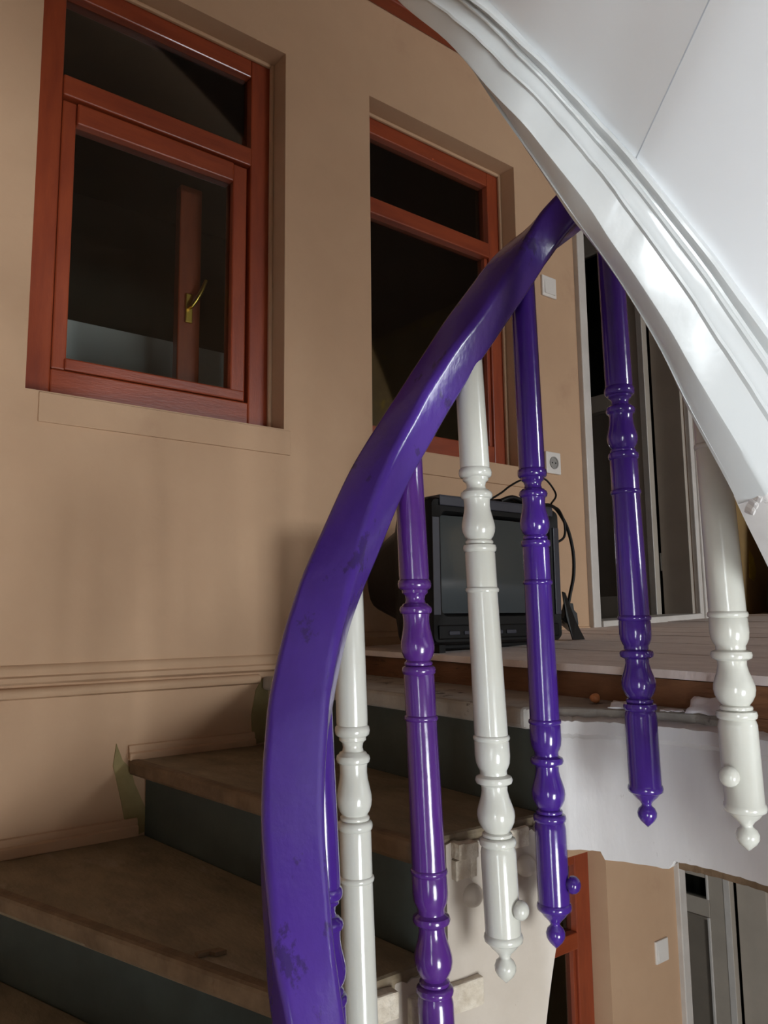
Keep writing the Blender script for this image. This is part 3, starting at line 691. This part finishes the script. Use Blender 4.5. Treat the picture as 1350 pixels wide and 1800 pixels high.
# ------------------------------------------------------------------ television
TVX, TVY = 1.275, 1.42
TZ = lambda x: FZ(x, 1.5) + 0.001
tz = FZ(1.5, 1.5) + 0.004
TV = thing('television', (TVX + 0.24, 1.6, tz), 'old black tube television on the landing below a window', 'television')
tw, th = 0.48, 0.368
def rrect(x0, x1, z0, z1, y, r=0.015, n=5):
    out = []
    for cx, cz, s in ((x1 - r, z1 - r, 0), (x0 + r, z1 - r, 90), (x0 + r, z0 + r, 180), (x1 - r, z0 + r, 270)):
        for k in range(n):
            t = math.radians(s + 90 * k / (n - 1)); out.append((cx + r * math.cos(t), y, cz + r * math.sin(t)))
    return out
# cabinet: thick front shell with a recess for the tube
x0, x1, z0, z1 = TVX, TVX + tw, tz + 0.012, tz + th
cab = [rrect(x0 + 0.048, x1 - 0.048, z0 + 0.075, z1 - 0.042, TVY + 0.028, 0.02), rrect(x0 + 0.036, x1 - 0.036, z0 + 0.066, z1 - 0.032, TVY + 0.004, 0.02), rrect(x0 + 0.006, x1 - 0.006, z0 + 0.006, z1 - 0.006, TVY, 0.014), rrect(x0, x1, z0, z1, TVY + 0.010), rrect(x0, x1, z0, z1, TVY + 0.12),
       rrect(x0 + 0.02, x1 - 0.02, z0 + 0.01, z1 - 0.02, TVY + 0.15)]
cab += [rrect(x0 + 0.05, x1 - 0.05, z0 + 0.05, z1 - 0.05, TVY + 0.20, 0.04), rrect(x0 + 0.09, x1 - 0.09, z0 + 0.085, z1 - 0.09, TVY + 0.36, 0.05), rrect(x0 + 0.13, x1 - 0.13, z0 + 0.11, z1 - 0.13, TVY + 0.42, 0.05)]
part(MB().rings(cab), 'cabinet', 'tv', TV, smooth=True, angle=35)
# curved screen
rows = []; sx0, sx1, sz0, sz1 = x0 + 0.047, x1 - 0.047, z0 + 0.074, z1 - 0.041
for j in range(13):
    row = []
    for i in range(17):
        u, v = i / 16 * 2 - 1, j / 12 * 2 - 1
        row.append((sx0 + (sx1 - sx0) * (u + 1) / 2, TVY + 0.006 + 0.018 * (u * u * 0.6 + v * v * 0.4), sz0 + (sz1 - sz0) * (v + 1) / 2))
    rows.append(row)
part(MB().rings(rows, closed=False), 'screen', 'screen', TV, smooth=True)
part(MB().box(x0 + 0.03, x1 - 0.03, TVY - 0.003, TVY + 0.10, z1 - 0.004, z1 + 0.006).box(x0 + 0.03, x1 - 0.03, TVY - 0.004, TVY, z1 - 0.020, z1 + 0.003), 'top_strip', 'tv_top', TV, bevel=0.003)
ctrl = part(MB().box(x0 + 0.02, x1 - 0.02, TVY - 0.004, TVY + 0.01, z0 + 0.012, z0 + 0.046), 'control_panel', 'tv', TV, bevel=0.003)
for k in range(5):
    part(MB().box(x0 + 0.05 + k * 0.05, x0 + 0.085 + k * 0.05, TVY - 0.007, TVY - 0.003, z0 + 0.022, z0 + 0.032), 'button', 'tv_top', ctrl, bevel=0.002)
for sx in (x0 + 0.017, x1 - 0.017):
    part(MB().box(sx - 0.011, sx + 0.011, TVY - 0.002, TVY + 0.003, z0 + 0.07, z1 - 0.05), 'speaker_strip', 'tv_top', TV, bevel=0.001)
part(MB().box(x0 + 0.06, x1 - 0.06, TVY + 0.03, TVY + 0.145, tz - 0.002, tz + 0.03), 'base', 'tv', TV, bevel=0.004)
for fx_ in (x0 + 0.04, x1 - 0.06):
    for fy_ in (TVY + 0.02, TVY + 0.10):
        part(MB().box(fx_, fx_ + 0.02, fy_, fy_ + 0.02, FZ(fx_, fy_) + 0.001, z0 + 0.002), 'foot', 'tv', TV)

# cables
cb = thing('television_cable', (1.86, 1.5, tz), 'black cable looping over the television down to a dangling plug', 'cable')
def cord(pts, r): return part(MB().tube(crom(pts, 6), r), 'cord', 'black', cb, smooth=True)
cord([(1.53, 1.475, 0.3045), (1.599, 1.47, 0.312), (1.656, 1.46, 0.3045), (1.727, 1.465, 0.309), (1.783, 1.47, 0.313), (1.825, 1.475, 0.296), (1.868, 1.48, 0.25), (1.888, 1.48, 0.185), (1.886, 1.48, 0.118), (1.866, 1.48, 0.061), (1.855, 1.48, 0.030)], 0.0050)
cord([(1.74, 1.46, 0.306), (1.80, 1.465, 0.307), (1.83, 1.47, 0.289), (1.843, 1.47, 0.257), (1.836, 1.47, 0.224), (1.800, 1.472, 0.206)], 0.0035)
cord([(1.53, 1.48, 0.3035), (1.589, 1.48, 0.333), (1.635, 1.49, 0.357), (1.695, 1.50, 0.382), (1.756, 1.50, 0.396), (1.788, 1.49, 0.392), (1.809, 1.48, 0.366), (1.808, 1.47, 0.342), (1.780, 1.465, 0.318)], 0.0028)
cord([(1.56, 1.455, 0.305), (1.60, 1.45, 0.318), (1.65, 1.452, 0.310), (1.70, 1.46, 0.305)], 0.0065)
pl = part(MB().extrude([(1.844, 1.468, 0.036), (1.865, 1.468, 0.036), (1.868, 1.468, 0.017), (1.881, 1.468, 0.007), (1.886, 1.468, -0.026), (1.867, 1.468, -0.037), (1.819, 1.468, -0.009), (1.838, 1.468, 0.02)], (0, 0.022, 0)), 'plug', 'plug', cb, bevel=0.003)
part(MB().extrude([(1.818, 1.473, -0.011), (1.864, 1.473, -0.038), (1.860, 1.473, -0.045), (1.814, 1.473, -0.018)], (0, 0.012, 0)), 'plug_metal', 'metal', pl)
zf_ = FZ(1.85, 1.44) + 0.0015
stp = MB().extrude([(1.812, 1.462, 0.068), (1.823, 1.462, 0.065), (1.850, 1.452, -0.012), (1.874, 1.44, zf_), (1.822, 1.44, zf_), (1.811, 1.452, -0.004)], (0.0, 0.004, 0.0)).build('plastic_strip', 'black')
tag(stp, 'flat black plastic strip leaning beside the television', 'strip')

# ------------------------------------------------------------------ switches and socket
def switch(x, z, label):
    r = thing('light_switch', (x, WY, z), label, 'light switch')
    part(MB().box(x - 0.041, x + 0.041, WY - 0.009, WY + 0.001, z - 0.041, z + 0.041), 'plate', 'plastic_w', r, bevel=0.003)
    part(MB().extrude([(x - 0.029, WY - 0.013, z - 0.030), (x - 0.029, WY - 0.009, z + 0.030), (x - 0.029, WY - 0.008, z + 0.030), (x - 0.029, WY - 0.008, z - 0.030)], (0.058, 0, 0)), 'rocker', 'plastic_w', r, bevel=0.001)
    return r
switch(2.338, 1.257, 'white light switch beside the black-paned window')
switch(2.852, -1.278, 'white light switch low under the landing beside the lower door')
r = thing('wall_socket', (2.322, WY, 0.565), 'white round-holed wall socket above the television cables', 'socket')
sk = part(MB().box(2.281, 2.363, WY - 0.009, WY + 0.001, 0.524, 0.606), 'plate', 'plastic_w', r, bevel=0.003)
R = []
for q, rad in ((0.009, 0.0235), (0.0125, 0.0235), (0.0125, 0.0195), (0.0095, 0.0185)):
    R.append([(2.322 + rad * math.cos(2 * math.pi * k / 28), WY - q, 0.565 + rad * math.sin(2 * math.pi * k / 28)) for k in range(28)])
part(MB().rings(R), 'well', 'socket_grey', r, smooth=True)
for dx in (-0.0095, 0.0095):
    part(MB().rings([[(2.322 + dx + 0.0028 * math.cos(2 * math.pi * k / 12), WY - q, 0.565 + 0.0028 * math.sin(2 * math.pi * k / 12)) for k in range(12)] for q in (0.0085, 0.0103)]), 'pin_hole', 'black', r)

# ------------------------------------------------------------------ litter on the steps
def lump(name, c, r, mat, label, cat, sq=(1, 1, 1), seed=1):
    bm = bmesh.new(); bmesh.ops.create_icosphere(bm, subdivisions=3, radius=r); rd = random.Random(seed)
    for v in bm.verts:
        k = 1 + 0.07 * math.sin(v.co.x * 400 + seed) * math.cos(v.co.z * 330); v.co = Vector((v.co.x * sq[0] * k, v.co.y * sq[1] * k, v.co.z * sq[2] * k)) + Vector(c)
    me = bpy.data.meshes.new(name); bm.to_mesh(me); bm.free(); me.polygons.foreach_set('use_smooth', [True] * len(me.polygons)); me.materials.append(MT[mat])
    o = bpy.data.objects.new(name, me); COL.objects.link(o); return tag(o, label, cat)
lump('nut_shell', (1.178, 0.889, Z[0] + 0.0085), 0.0085, 'nut', 'small orange-brown nut lying on the grey top step', 'nut', (1, 1.1, 1), 3)
def scrap(name, pts, z, label, seed, h=0.006, lift=0.0):
    rd = random.Random(seed); n = 6; rows = []
    (ax, ay), (bx, by), (cx, cy), (dx, dy) = pts
    for j in range(n + 1):
        row = []
        for i in range(n + 1):
            u, v = i / n, j / n
            x = (ax * (1 - u) + bx * u) * (1 - v) + (dx * (1 - u) + cx * u) * v; y = (ay * (1 - u) + by * u) * (1 - v) + (dy * (1 - u) + cy * u) * v
            row.append((x + rd.uniform(-.002, .002), y + rd.uniform(-.002, .002), z + 0.001 + lift * v + rd.uniform(0, h)))
        rows.append(row)
    o = MB().rings(rows, closed=False).build(name, 'paper', smooth=True, angle=25)
    s = o.modifiers.new('sheet', 'SOLIDIFY'); s.thickness = 0.0008
    return tag(o, label, 'paper')
scrap('paper_scrap', [(1.100, 0.806), (1.122, 0.748), (1.152, 0.758), (1.130, 0.818)], Z[0], 'torn white paper scrap on the grey step beside the purple baluster', 5, 0.005, 0.009)
scrap('paper_scrap', [(1.130, 0.730), (1.140, 0.700), (1.165, 0.712), (1.150, 0.745)], Z[0], 'thin paper shred between the two paper scraps and the baluster', 6, 0.004)
scrap('paper_scrap', [(1.142, 0.694), (1.146, 0.640), (1.182, 0.646), (1.178, 0.702)], Z[0], 'crumpled white paper scrap against the brown landing edge', 8, 0.004, 0.021)
ch = MB().prism([(0.566, 1.175), (0.602, 1.165), (0.606, 1.150), (0.588, 1.152), (0.584, 1.162), (0.566, 1.163)], Z[2] + 0.0005, Z[2] + 0.006).build('wood_chip', 'nosing')
tag(ch, 'small dark wood chip lying on the lower tread', 'wood chip')
# dark green bundle at the foot of the ochre wall
gb = []
for rr, h in ((0.125, 0.0), (0.14, 0.03), (0.135, 0.10), (0.12, 0.20), (0.10, 0.32), (0.08, 0.46), (0.03, 0.52)):
    gb.append([(3.80 + rr * math.cos(2 * math.pi * k / 20) * (1 + 0.08 * math.sin(3 * k)), 1.70 + rr * math.sin(2 * math.pi * k / 20), FZ(3.6, 1.7) + 0.008 + h) for k in range(20)])
g = MB().rings(gb).build('fabric_bundle', 'green', smooth=True, angle=60)
tag(g, 'dark green bundle standing by the ochre wall', 'bundle')
